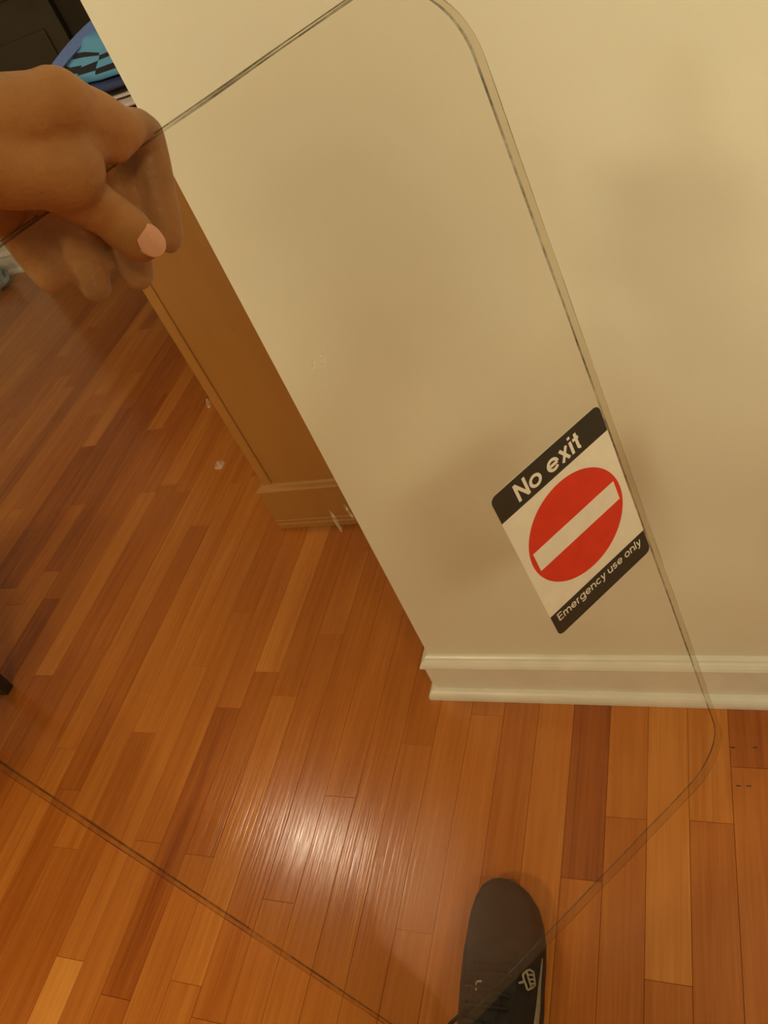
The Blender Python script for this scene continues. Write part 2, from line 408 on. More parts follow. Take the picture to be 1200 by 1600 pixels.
# dark door in the far wall
door = empty('door_1', (-2.52, Y1, 0)); tag(door, kind='structure')
def dchild(name, lo, hi, mat, bev=0.003, par=door):
    o = box(name, (lo[0] + 2.52, lo[1] - Y1, lo[2]), (hi[0] + 2.52, hi[1] - Y1, hi[2]), mat, par, bev); return o
dchild('door_slab', (-2.93, Y1 - 0.045, 0.008), (-2.115, Y1 - 0.004, 2.03), 'dark_door')
for x0_, x1_ in ((-2.85, -2.56), (-2.48, -2.19)):
    for z0_, z1_ in ((0.2, 0.86), (0.98, 1.9)):
        dchild('door_panel', (x0_, Y1 - 0.052, z0_), (x1_, Y1 - 0.0455, z1_), 'dark_door', 0.003)
dchild('door_casing', (-2.11, Y1 - 0.025, 0.0), (-2.0, Y1 - 0.001, 2.11), 'door_casing_dark')
dchild('door_casing', (-2.975, Y1 - 0.025, 0.0), (-2.935, Y1 - 0.001, 2.11), 'door_casing_dark')
dchild('door_casing', (-2.935, Y1 - 0.025, 2.035), (-2.112, Y1 - 0.001, 2.11), 'door_casing_dark')
bm = bmesh.new(); add_capsule(bm, (0.34, -0.085, 1.0), 0.025, (0.34, -0.095, 1.0), 0.025); add_tube(bm, [(0.34, -0.05, 1.0), (0.34, -0.09, 1.0)], 0.009)
bm_obj('door_knob', bm, 'fixture_metal', door, True)

# ceiling lamps (dome fixtures); room and hall ones inferred, side and corner ones added as fill
def ceiling_lamp(spec, glass, label):
    x, y, z = spec['loc']
    root = empty('ceiling_lamp', (x, y, z)); tag(root, label, 'lamp')
    bm = bmesh.new(); rr = [(0.0, 0.0), (0.175, 0.0), (0.178, -0.012), (0.165, -0.02), (0.0, -0.02)]
    def lathe(bm, rr, seg=36):
        rings = []
        for r, z_ in rr:
            rings.append([bm.verts.new((0, 0, z_))] if r == 0 else [bm.verts.new((r * math.cos(2 * math.pi * k / seg), r * math.sin(2 * math.pi * k / seg), z_)) for k in range(seg)])
        for A, B in zip(rings, rings[1:]):
            for k in range(seg):
                a = [A[0]] if len(A) == 1 else [A[k], A[(k + 1) % seg]]; b = [B[0]] if len(B) == 1 else [B[(k + 1) % seg], B[k]]
                if len(a) + len(b) > 2: bm.faces.new(a + b)
    lathe(bm, rr); bm_obj('lamp_base', bm, 'fixture_metal', root, True)
    bm = bmesh.new(); lathe(bm, [(0.155, -0.021), (0.150, -0.04), (0.130, -0.062), (0.095, -0.080), (0.05, -0.091), (0.0, -0.094)])
    bm_obj('lamp_dome', bm, glass, root, True); root.scale = (spec['size'],) * 3
    return root
ceiling_lamp(ROOM_LAMP, 'room_lamp_glass', 'warm dome ceiling lamp above the person holding the panel')
ceiling_lamp(SIDE_FILL, 'side_fill_glass', 'added warm fill dome on the ceiling left of the person, over open floor')
ceiling_lamp(CORNER_FILL, 'corner_fill_glass', 'added warm fill dome on the ceiling right of the person, near the room corner')
ceiling_lamp(HALL_LAMP, 'hall_lamp_glass', 'dome ceiling lamp in the passage beyond the wall end')

# ------------------------------------------------------------------ wooden cabinet beyond the opening
CF = 1.137; CL = -0.955; CR = -0.02; CB = 1.60; CT = 0.862
cab = empty('wooden_cabinet', (CL, CF, 0)); tag(cab, 'low plain brown wooden cabinet with moulded plinth, standing behind the wall end', 'cabinet')
def cb(name, lo, hi, bev=0.002, par=cab, mat='cabinet_wood'):
    return box(name, tuple(a - b for a, b in zip(lo, (CL, CF, 0))), tuple(a - b for a, b in zip(hi, (CL, CF, 0))), mat, par, bev)
cb('carcass', (CL + 0.004, CF, 0.02), (CR, CB, CT - 0.03), 0.002)
cb('corner_batten', (CL, CF - 0.005, 0.135), (CL + 0.022, CF + 0.02, CT - 0.031), 0.0015)
cb('cabinet_top', (CL - 0.012, CF - 0.018, CT - 0.03), (CR, CB, CT), 0.004)
# plinth moulding along the front and the left side
pp = [(0.0, 0.143), (0.004, 0.142), (0.008, 0.138), (0.016, 0.134), (0.0185, 0.131), (0.0185, 0.124), (0.0150, 0.121), (0.0150, 0.036), (0.0165, 0.034), (0.0165, 0.030), (0.0150, 0.028), (0.0150, 0.024), (0.0168, 0.022), (0.0168, 0.009), (0.0, 0.009)]
V, Fc = [], []
run = [((CR, CF), (0, -1)), ((CL, CF), (-1, -1)), ((CL, CB), (-1, 0))]
for p, mv in run:
    for d, z in pp: V.append((p[0] + mv[0] * d - CL, p[1] + mv[1] * d - CF, z))
n = len(pp)
for s in range(2):
    for k in range(n):
        a = s * n + k; b = s * n + (k + 1) % n; Fc.append((a, b, b + n, a + n))
Fc += [tuple(range(n)), tuple(range(2 * n, 3 * n))[::-1]]
bm = bmesh.new(); vv = [bm.verts.new(v) for v in V]
for f in Fc: bm.faces.new([vv[i] for i in f])
bm_obj('plinth', bm, 'cabinet_wood', cab)
for fx, fy in ((0.035, 0.01), (0.9, 0.01), (0.035, 0.42), (0.9, 0.42)):
    bm = bmesh.new(); add_capsule(bm, (fx, fy, 0.007), 0.007, (fx, fy, 0.018), 0.011, 10, 3); bm_obj('foot', bm, 'cabinet_wood', cab, True)

# folded clothes piled on the cabinet
def folded(name, cx, cy, z, w, d, t, mat, rz=0.0, tilt=0.0, seed=0, folds=2):
    """one folded garment: rounded, layered front edge, lumpy top"""
    bm = bmesh.new(); nu, nv = 26, 20
    grid = {}
    for layer in range(folds):
        z0, z1 = t * layer / folds, t * (layer + 1) / folds
        sh = 0.006 * math.sin(seed * 3 + layer * 2.1)
        ring = []
        for i in range(nu + 1):
            u = -1 + 2 * i / nu
            col_ = []
            for j in range(nv):
                a = 2 * math.pi * j / nv
                yy = math.copysign(abs(math.cos(a)) ** 0.35, math.cos(a)) * d / 2
                zz = math.copysign(abs(math.sin(a)) ** 0.8, math.sin(a)) * (z1 - z0) / 2 * 1.02
                sx = (1 - abs(u) ** 6 * 0.9)
                nzv = noise.noise(Vector((u * 2.2 + seed, yy * 14, layer * 3.7 + seed)))
                lift = 0.004 * nzv * (1 if zz > 0 else 0.25)
                col_.append(bm.verts.new((u * w / 2 + sh, yy * (0.985 + 0.03 * nzv) + sh, (z0 + z1) / 2 + zz * (0.3 + 0.7 * sx) + (lift if layer == folds - 1 else 0) )))
            ring.append(col_)
        for A, B in zip(ring, ring[1:]):
            for j in range(nv): bm.faces.new((A[j], A[(j + 1) % nv], B[(j + 1) % nv], B[j]))
        bm.faces.new(ring[0][::-1]); bm.faces.new(ring[-1])
    o = bm_obj(name, bm, mat, None, True)
    o.location = (cx, cy, z); o.rotation_euler = (0, tilt, rz)
    return o
G = 'folded clothes piled on the wooden cabinet'
zc = CT + 0.001
for nm, t, mat, lab, rz, dx in [
        ('folded_garment', 0.044, 'cloth_brown', 'brown folded garment at the bottom of the pile on the cabinet', 0.05, 0.0),
        ('folded_garment', 0.016, 'cloth_magenta', 'magenta folded garment lying under the pinkish white one', 0.02, 0.01),
        ('folded_garment', 0.026, 'cloth_white', 'pinkish white folded garment between magenta and navy ones', -0.03, -0.004),
        ('folded_garment', 0.016, 'cloth_navy', 'navy blue folded garment on top of the pinkish white one', 0.04, 0.006)]:
    o = folded(nm, -0.735 + dx, 1.285, zc, 0.40, 0.26, t, mat, rz, 0.0, seed=t * 77 + dx * 31, folds=2 if t > 0.02 else 1)
    tag(o, lab, 'clothing', G); zc += t + 0.0035
# light blue drawstring bag with black stripes, slumped on the pile
bag = empty('drawstring_bag', (-0.755, 1.275, zc)); tag(bag, 'light blue drawstring bag with black stripes, slumped on the folded clothes', 'bag')
bm = bmesh.new(); nu, nv = 30, 24; rings = []
for i in range(nu + 1):
    u = i / nu; z = 0.050 * u
    rr_ = 1.0 - 0.35 * u ** 2.2
    rings.append([bm.verts.new((0.175 * rr_ * math.copysign(abs(math.cos(a)) ** 0.6, math.cos(a)) , 0.115 * rr_ * math.copysign(abs(math.sin(a)) ** 0.6, math.sin(a)) + 0.006 * math.sin(5 * a + u * 9),
                   z + 0.012 * u * noise.noise(Vector((math.cos(a) * 2, math.sin(a) * 2, u * 3))))) for a in [2 * math.pi * j / nv for j in range(nv)]])
for A, B in zip(rings, rings[1:]):
    for j in range(nv): bm.faces.new((A[j], A[(j + 1) % nv], B[(j + 1) % nv], B[j]))
bm.faces.new(rings[0][::-1]); bm.faces.new(rings[-1])
for f in bm.faces:
    zc_ = f.calc_center_median(); q = zc_.z + 0.10 * zc_.x
    f.material_index = 1 if (0.002 < q - 0.003 < 0.009 or 0.020 < q < 0.025) else 0
bm_obj('bag_body', bm, None, bag, True, ['cloth_blue', 'cloth_black'])
bm = bmesh.new()
pts = [(-0.19 + 0.24 * t, -0.10 + 0.07 * t, 0.016 + 0.050 * math.sin(t * 2.2)) for t in [i / 14 for i in range(15)]]
prev = None
for p in pts:
    p = Vector(p); a = bm.verts.new(p + Vector((0, -0.004, -0.008))); b = bm.verts.new(p + Vector((0, 0.004, 0.008)))
    c2 = bm.verts.new(p + Vector((0, 0.007, 0.006))); d2 = bm.verts.new(p + Vector((0, -0.001, -0.010)))
    if prev:
        for i in range(4): bm.faces.new((prev[i], prev[(i + 1) % 4], (a, b, c2, d2)[(i + 1) % 4], (a, b, c2, d2)[i]))
    else: bm.faces.new((a, b, c2, d2))
    prev = (a, b, c2, d2)
bm.faces.new(prev[::-1])
bm_obj('bag_strap', bm, 'cloth_strap', bag)

# pale plastic bag on the far floor
bm = bmesh.new(); add_ellipsoid(bm, (0, 0, 0.062), 0.11, 0.085, 0.07)
bmesh.ops.subdivide_edges(bm, edges=bm.edges[:], cuts=1, use_grid_fill=True)
for v in bm.verts:
    v.co += v.co.normalized() * 0.03 * noise.noise(v.co * 22); v.co.z = max(0.001, v.co.z)
o = bm_obj('plastic_bag', bm, 'bag_pale', None, False); o.location = (-3.12, 2.78, 0.0)
tag(o, 'crumpled pale blue plastic bag on the floor beyond the fingers', 'bag')

# black side table whose leg foot reaches into view at the left
tp = on_z(14, 1085)
tb = empty('side_table', (tp.x - 0.238, tp.y - 0.215, 0)); tag(tb, 'black side table standing on the oak floor, one foot showing', 'table')
bm = bmesh.new(); add_box(bm, (-0.28, -0.28, 0.43), (0.28, 0.28, 0.455), 0.004); bm_obj('tabletop', bm, 'table_black', tb)
bm = bmesh.new(); add_box(bm, (-0.235, -0.235, 0.36), (0.235, 0.235, 0.43), 0.003); bm_obj('apron', bm, 'table_black', tb)
for sx in (-1, 1):
    for sy in (-1, 1):
        bm = bmesh.new(); add_box(bm, (-0.02, -0.02, 0.0), (0.02, 0.02, 0.36), 0.003)
        for v in bm.verts:
            k = 1 - 0.35 * (1 - v.co.z / 0.36); v.co.x *= k; v.co.y *= k
        l = bm_obj('leg', bm, 'table_black', tb); l.location = (sx * 0.225, sy * 0.225, 0)

# ------------------------------------------------------------------ the clear panel (rounded rectangle, held nearly upright)
S = 0.45; TH = 0.011
PH = Vector((0.6517370727, 0.7555726225, 0.0659454334)).normalized()
PV = Vector((0.1137624431, -0.0114220884, -0.9934423196)).normalized()
PN = PH.cross(PV)
if PN.dot(Vector((-0.75, 0.655, -0.093))) < 0: PN = -PN
PN.normalize()
def pan(h, v, n=0.0): return CAM + PH * h + PV * v + PN * (S + n)
def pix(px, py, r=1.0):
    d = ray(px, py); return CAM + d * (S / d.dot(PN)) * r
HL, HR, VT, VB, RC = -0.191, 0.3125, 0.0690, 1.0055, 0.068
porg = pan((HL + HR) / 2, VB)
PM = Matrix((PH, -PV, -PN)).transposed()      # local x right, y up, z towards the viewer
panel = empty('acrylic_panel', porg); panel.rotation_euler = PM.to_euler()
tag(panel, 'large clear scuffed plastic panel with rounded corners, held up by one hand', 'panel')
HC = (HL + HR) / 2
def loc2(h, v): return (h - HC, VB - v)
W2, HH = (HR - HL) / 2, VB - VT
outline = []
for cx_, cy_, a0 in ((W2 - RC, RC, -90), (W2 - RC, HH - RC, 0), (-W2 + RC, HH - RC, 90), (-W2 + RC, RC, 180)):
    for i in range(15):
        a = math.radians(a0 + 90 * i / 14); outline.append((cx_ + RC * math.cos(a), cy_ + RC * math.sin(a)))
dense = []
for (a, b) in zip(outline, outline[1:] + outline[:1]):
    L_ = math.hypot(b[0] - a[0], b[1] - a[1]); k = max(1, int(L_ / 0.02))
    for i in range(k): dense.append((a[0] + (b[0] - a[0]) * i / k, a[1] + (b[1] - a[1]) * i / k))
rg = random.Random(3)
nO = len(dense); nrm = []
for i in range(nO):
    a, b = dense[i - 1], dense[(i + 1) % nO]; t = Vector((b[0] - a[0], b[1] - a[1])).normalized(); nrm.append((t.y, -t.x))
CH = 0.0011
def ring_pts(inset, z, wob=0.0):
    out = []
    for i, (x, y) in enumerate(dense):
        w = wob * noise.noise(Vector((x * 23, y * 23, z * 900)))
        out.append((x - nrm[i][0] * (inset + w), y - nrm[i][1] * (inset + w), z))
    return out
rings = [ring_pts(CH, 0.0, 0.0007), ring_pts(0, -CH, 0.0003), ring_pts(0, -TH + CH, 0.0003), ring_pts(CH, -TH, 0.0007)]
V = sum(rings, []); Fc = []; fm = []
for s in range(3):
    for i in range(nO):
        Fc.append((s * nO + i, (s + 1) * nO + i, (s + 1) * nO + (i + 1) % nO, s * nO + (i + 1) % nO)); fm.append((2, 1, 2)[s])
Fc.append(tuple(range(nO))); fm.append(0)
Fc.append(tuple(range(3 * nO, 4 * nO))[::-1]); fm.append(0)
mesh_obj('pane', V, Fc, None, panel, False, ['clear_acrylic', 'acrylic_edge', 'arris_grime'], fm)

# the sticker on the panel
def sheet(name, pts2, z, th, mat, parent):
    """flat print: thin solid from a 2D outline in panel coordinates"""
    n = len(pts2); V = [(x, y, z) for x, y in pts2] + [(x, y, z + th) for x, y in pts2]
    Fc = [tuple(range(n))[::-1], tuple(range(n, 2 * n))] + [(i, (i + 1) % n, n + (i + 1) % n, n + i) for i in range(n)]
    return mesh_obj(name, V, Fc, mat, parent)
SL, SR, ST, SB = 0.1812, 0.3032, 0.4095, 0.5935
def rrect(h0, h1, v0, v1, rad):
    """rad: radii (top-left, top-right, bottom-right, bottom-left)"""
    x0, yt = loc2(h0, v0); x1, yb = loc2(h1, v1); out = []
    for (cx_, cy_, a0, r) in ((x0 + rad[0], yt - rad[0], 180, rad[0]), (x1 - rad[1], yt - rad[1], 90, rad[1]), (x1 - rad[2], yb + rad[2], 0, rad[2]), (x0 + rad[3], yb + rad[3], -90, rad[3])):
        if r == 0: out.append((cx_, cy_)); continue
        for i in range(8):
            a = math.radians(a0 - 90 * i / 7); out.append((cx_ + r * math.cos(a), cy_ + r * math.sin(a)))
    return out[::-1]
R_ = 0.0062
st = sheet('sticker', rrect(SL, SR, ST, SB, (R_,) * 4), 0.0003, 0.0002, 'sticker_white', panel); tag(st, 'white sticker with a red no-entry disc between two black bands')
z1 = 0.0006
tag(sheet('black_band', rrect(SL, SR, ST, 0.4380, (R_, R_, 0, 0)), z1, 0.00012, 'sticker_black', st), 'black top band reading No exit')
tag(sheet('black_band', rrect(SL, SR, 0.5650, SB, (0, 0, R_, R_)), z1, 0.00012, 'sticker_black', st), 'black bottom band reading Emergency use only')
cx_, cy_ = loc2(0.2424, 0.4995)
tag(sheet('red_disc', [(cx_ + 0.0535 * math.cos(2 * math.pi * i / 72), cy_ + 0.0535 * math.sin(2 * math.pi * i / 72)) for i in range(72)], z1, 0.00012, 'sticker_red', st), 'round red no-entry disc')
sheet('white_bar', rrect(0.1935, 0.2912, 0.4885, 0.5105, (0,) * 4), z1 + 0.0002, 0.00012, 'sticker_white', st)
def arc(cx, cy, rx, ry, a0, a1, n=14):
    return [(cx + rx * math.cos(math.radians(a0 + (a1 - a0) * i / n)), cy + ry * math.sin(math.radians(a0 + (a1 - a0) * i / n))) for i in range(n + 1)]
XH = 0.72
def glyphs(w):
    """grotesque letters as centre-line strokes, cap height 1; value: (strokes, advance)"""
    h = w / 2; xt = XH - h; r = (XH - w) / 2; cy = XH / 2
    o_rx = 0.285
    def bowl(cx): return arc(cx, cy, o_rx, r, 0, 360, 30)
    def archn(x0, x1):
        cx, rx = (x0 + x1) / 2, (x1 - x0) / 2
        return arc(cx, xt - rx * 0.95, rx, rx * 0.95, 180, 0) + [(x1, 0)]
    G = {}
    G['N'] = ([[(h, 0), (h, 1)], [(h, 1 - h * 0.3), (0.72 - h, h * 0.3)], [(0.72 - h, 0), (0.72 - h, 1)]], 0.72)
    G['E'] = ([[(h, 0), (h, 1)], [(h, h), (0.62, h)], [(h, 0.53), (0.58, 0.53)], [(h, 1 - h), (0.61, 1 - h)]], 0.64)
    G['o'] = ([bowl(o_rx + h)], 2 * o_rx + w)
    G['c'] = ([arc(o_rx + h, cy, o_rx, r, 38, 322, 24)], 2 * o_rx + w - 0.04)
    G['e'] = ([[(h, cy - 0.01), (2 * o_rx + h, cy - 0.01)], arc(o_rx + h, cy, o_rx, r, 0, 322, 28)], 2 * o_rx + w)
    G['x'] = ([[(h * 1.1, 0), (0.60 - h * 1.1, XH)], [(h * 1.1, XH), (0.60 - h * 1.1, 0)]], 0.60)
    G['i'] = ([[(h, 0), (h, XH)], [(h, 1 - w * 0.85), (h, 1)]], w)
    G['l'] = ([[(h, 0), (h, 1)]], w)
    G['t'] = ([[(0.13 + h, 0.93), (0.13 + h, 0.16)] + arc(0.13 + h + 0.11, 0.165, 0.11, 0.165 - h, 180, 275, 8)[1:], [(0, xt + 0.01), (0.36, xt + 0.01)]], 0.38)
    G['m'] = ([[(h, 0), (h, XH)], archn(h, 0.50 - h * 0.4), archn(0.50 - h * 0.4, 1.0 - h * 1.8 + h)], 1.0 - h * 0.8 + h)
    G['n'] = ([[(h, 0), (h, XH)], archn(h, 0.56)], 0.56 + h)
    G['u'] = ([[(0.56, 0), (0.56, XH)], [(h, XH)] + arc((h + 0.56) / 2, h + 0.235, (0.56 - h) / 2, 0.235, 180, 360)], 0.56 + h)
    G['r'] = ([[(h, 0), (h, XH)], arc(h + 0.24, xt - 0.25, 0.24, 0.25, 180, 88, 8)], 0.36)
    G['g'] = ([bowl(o_rx + h), [(2 * o_rx + h, XH), (2 * o_rx + h, -0.03)] + arc(o_rx + h, -0.03, o_rx, 0.20, 0, -155, 14)[1:]], 2 * o_rx + w)
    G['y'] = ([[(h * 0.9, XH), (0.30, 0.04)], [(0.60 - h * 0.9, XH), (0.30, 0.02), (0.235, -0.15), (0.16, -0.215), (0.05, -0.215)]], 0.60)
    G['s'] = ([arc(0.275, XH - h - 0.155, 0.205, 0.155, 20, 215, 14) + [(0.30, cy + 0.005)] + arc(0.275, h + 0.155, 0.215, 0.155, 40, -160, 14)], 0.55)
    return G
def lettering(text, h0, h1, vbase, cap, w, space, track):
    G = glyphs(w); quads = []; V = []; x = 0.0
    for ch in text:
        if ch == ' ': x += space; continue
        strokes, adv = G[ch]
        for sN, st_ in enumerate(strokes):
            n = len(st_); closed = n > 3 and math.hypot(st_[0][0] - st_[-1][0], st_[0][1] - st_[-1][1]) < 1e-6
            base = len(V)
            for i, p in enumerate(st_):
                a = st_[i - 1] if i else (st_[-2] if closed else p); b = st_[i + 1] if i < n - 1 else (st_[1] if closed else p)
                t1 = Vector((p[0] - a[0], p[1] - a[1])); t2 = Vector((b[0] - p[0], b[1] - p[1]))
                if t1.length < 1e-9: t1 = t2
                if t2.length < 1e-9: t2 = t1
                t1.normalize(); t2.normalize(); t = (t1 + t2).normalized()
                k = min(1.6, 1 / max(0.3, t.dot(t1))) * w / 2
                V.append((x + p[0] - t.y * k, p[1] + t.x * k, sN)); V.append((x + p[0] + t.y * k, p[1] - t.x * k, sN))
                if i: quads.append((base + 2 * i - 2, base + 2 * i - 1, base + 2 * i + 1, base + 2 * i))
        x += adv + track
    x -= track
    lx0, ly = loc2(h0, vbase); lx1, _ = loc2(h1, vbase)
    return mesh_obj('lettering', [(lx0 + vx / x * (lx1 - lx0), ly + vy * cap, z1 + 0.0002 + 0.00003 * sz) for vx, vy, sz in V], quads, 'sticker_white', st)
lettering('No exit', 0.2034, 0.2755, 0.4328, 0.0182, 0.165, 0.30, 0.075)
lettering('Emergency use only', 0.1880, 0.2962, 0.5776, 0.0098, 0.140, 0.30, 0.11)
# scuffs in the plastic
def scuff(h, v, a, b, rot):
    cx, cy = loc2(h, v); pts = []
    for i in range(28):
        t = 2 * math.pi * i / 28; k = 1 + 0.25 * noise.noise(Vector((math.cos(t) * 2, math.sin(t) * 2, h * 40)))
        x, y = a * k * math.cos(t), b * k * math.sin(t)
        pts.append((cx + x * math.cos(rot) - y * math.sin(rot), cy + x * math.sin(rot) + y * math.cos(rot)))
    sheet('scuff', pts, 0.0002, 0.00008, 'scuff', panel)
for px_, py_, a_, b_, r0_ in ((505, 562, 0.0062, 0.0022, 0.9), (490, 572, 0.004, 0.0012, 0.9), (343, 726, 0.0035, 0.0030, 0.4), (325, 630, 0.0030, 0.0012, 1.2), (525, 815, 0.010, 0.0012, 1.5), (545, 800, 0.008, 0.0010, 1.6)):
    d_ = ray(px_, py_); P_ = d_ * (S / d_.dot(PN)); scuff(P_.dot(PH), P_.dot(PV), a_, b_, r0_)

# ------------------------------------------------------------------ the person: left hand on the panel, body beside and behind the camera
bm = bmesh.new()
def chain(pts):
    for (p, r), (q, s) in zip(pts, pts[1:]): add_capsule(bm, p, r, q, s)
def fp(px, py, nd):                      # pixel + signed distance from the panel's front face (behind is positive)
    return pix(px, py, (S + nd) / S)
BK = TH                                   # back face of the panel
wrist = fp(-185, 215, -0.055)
# fingers: hook over the top edge, run down behind the panel
i_mcp = fp(86, 162, -0.030); m_mcp = fp(25, 176, -0.026); r_mcp = fp(-45, 204, -0.022); p_mcp = fp(-110, 244, -0.018)
chain([(i_mcp, 0.0158), (fp(120, 178, -0.020), 0.0142), (fp(150, 188, -0.012), 0.0138), (fp(184, 205, -0.005), 0.0124), (fp(204, 199, 0.006), 0.0098)])
chain([(fp(204, 199, 0.006), 0.0098), (fp(213, 199, 0.015), 0.0098), (fp(224, 212, BK + 0.0170), 0.0114), (fp(234, 256, BK + 0.0140), 0.0116), (fp(246, 308, BK + 0.0125), 0.0110), (fp(257, 352, BK + 0.0115), 0.0104), (fp(263, 372, BK + 0.0100), 0.0086)])
chain([(m_mcp, 0.0150), (fp(100, 226, -0.004), 0.0130), (fp(156, 268, BK + 0.0140), 0.0124), (fp(188, 350, BK + 0.017), 0.0116), (fp(208, 402, BK + 0.015), 0.0108), (fp(216, 430, BK + 0.0125), 0.0090)])
chain([(r_mcp, 0.0146), (fp(30, 270, 0.0), 0.0124), (fp(88, 322, BK + 0.0140), 0.0118), (fp(122, 392, BK + 0.020), 0.0110), (fp(142, 428, BK + 0.019), 0.0104), (fp(150, 448, BK + 0.017), 0.0088)])
chain([(p_mcp, 0.0132), (fp(-50, 300, 0.0), 0.0110), (fp(22, 348, BK + 0.014), 0.0112), (fp(54, 396, BK + 0.022), 0.0106), (fp(80, 432, BK + 0.020), 0.0092)])
# thumb: in front of the panel
cmc = fp(-105, 235, -0.050)
t_mcp = fp(10, 262, -0.036); t_ip = fp(98, 264, -0.0260); t_tip = fp(214, 373, -0.0128)
chain([(cmc, 0.020), (t_mcp, 0.0180), (fp(60, 264, -0.029), 0.0176), (t_ip, 0.0194)])
chain([(fp(84, 280, -0.021), 0.0150), (fp(136, 314, -0.0160), 0.0128), (fp(172, 336, -0.0140), 0.0116), (fp(196, 356, -0.0134), 0.0124), (t_tip, 0.0114), (fp(222, 382, -0.0116), 0.0096)])
# palm and back of the hand
for a in (i_mcp, m_mcp, r_mcp, p_mcp): add_capsule(bm, wrist, 0.020, a, 0.0140)
add_capsule(bm, i_mcp, 0.0138, m_mcp, 0.0138); add_capsule(bm, m_mcp, 0.0138, r_mcp, 0.0132); add_capsule(bm, r_mcp, 0.0132, p_mcp, 0.012)
add_capsule(bm, wrist, 0.020, cmc, 0.019); add_capsule(bm, cmc, 0.017, i_mcp, 0.0120); add_capsule(bm, t_mcp, 0.012, m_mcp, 0.012)
add_capsule(bm, fp(112, 196, -0.022), 0.0115, fp(140, 228, -0.0150), 0.0100)
add_capsule(bm, fp(140, 218, -0.016), 0.0095, fp(180, 230, -0.0085), 0.0085)
# forearm, arm, trunk, head, legs
sh_l = Vector((-0.42, -0.24, 1.42)); sh_r = Vector((-0.04, -0.30, 1.42)); elb = Vector((-0.56, 0.02, 1.13))
chain([(wrist, 0.024), (wrist.lerp(elb, 0.25), 0.029), (wrist.lerp(elb, 0.7), 0.040), (elb, 0.042), (elb.lerp(sh_l, 0.5), 0.048), (sh_l, 0.058)])
chain([(sh_r, 0.058), (Vector((0.14, -0.22, 1.24)), 0.047), (Vector((0.20, -0.16, 1.14)), 0.041), (Vector((0.14, -0.08, 1.16)), 0.033), (Vector((0.085, -0.03, 1.185)), 0.025)])
chain([(Vector((0.085, -0.03, 1.185)), 0.026), (Vector((0.06, -0.035, 1.215)), 0.022)])
for k, (dx, dz) in enumerate(((0.0, 0.035), (0.0, 0.014), (0.0, -0.006), (0.002, -0.024))):       # right-hand fingers, bent round the phone's edge
    chain([(Vector((0.062, -0.03, 1.215 + dz * 0.8)), 0.010), (Vector((0.040, -0.045, 1.222 + dz)), 0.009), (Vector((0.016, -0.055, 1.222 + dz)), 0.008)])
chain([(Vector((0.075, -0.035, 1.20)), 0.012), (Vector((0.050, -0.075, 1.215)), 0.0105), (Vector((0.022, -0.09, 1.222)), 0.009)])
C_ = Vector((-0.23, -0.27, 0))
def V3(x, y, z): return Vector((C_.x + x, C_.y + y, z))
chain([(V3(-0.07, 0, 0.96), 0.115), (V3(-0.065, 0.01, 1.12), 0.105), (V3(-0.09, 0.0, 1.32), 0.105)])
chain([(V3(0.07, 0, 0.96), 0.115), (V3(0.065, 0.01, 1.12), 0.105), (V3(0.09, 0.0, 1.32), 0.105)])
chain([(sh_l, 0.058), (V3(-0.05, -0.01, 1.44), 0.062), (V3(0.05, -0.01, 1.44), 0.062), (sh_r, 0.058)])
chain([(V3(0, -0.01, 1.42), 0.065), (V3(0, 0.02, 1.53), 0.054), (V3(0, 0.04, 1.57), 0.052)])
hd = V3(0, 0.06, 1.66)
add_ellipsoid(bm, hd, 0.073, 0.092, 0.105); add_ellipsoid(bm, hd + Vector((0, 0.03, -0.06)), 0.055, 0.06, 0.062)
add_capsule(bm, hd + Vector((0, 0.088, 0.005)), 0.010, hd + Vector((0, 0.108, -0.03)), 0.014)
add_capsule(bm, hd + Vector((-0.022, 0.080, -0.062)), 0.009, hd + Vector((0.022, 0.080, -0.062)), 0.009)
for s in (-1, 1): add_ellipsoid(bm, hd + Vector((s * 0.074, -0.005, -0.01)), 0.012, 0.022, 0.034)
FT = Vector((-0.322, 0.0, 0.0))
legs = ([(V3(-0.09, 0, 0.92), 0.095), (V3(-0.09, 0.10, 0.66), 0.078), (Vector((-0.315, -0.01, 0.50)), 0.058), (Vector((-0.318, 0.05, 0.32)), 0.056), (Vector((-0.32, 0.115, 0.10)), 0.036), (Vector((-0.32, 0.125, 0.055)), 0.034)],
        [(V3(0.09, 0, 0.92), 0.095), (V3(0.10, 0.02, 0.66), 0.078), (V3(0.10, 0.03, 0.50), 0.058), (V3(0.10, -0.02, 0.32), 0.056), (V3(0.10, -0.05, 0.10), 0.036), (V3(0.10, -0.05, 0.055), 0.034)])
for lg in legs: chain(lg)
body = fuse('person', bm, 0.0026, 5, 'skin')
tag(body, 'person gripping the top edge of the clear panel with thumb and bare brown fingers', 'person')

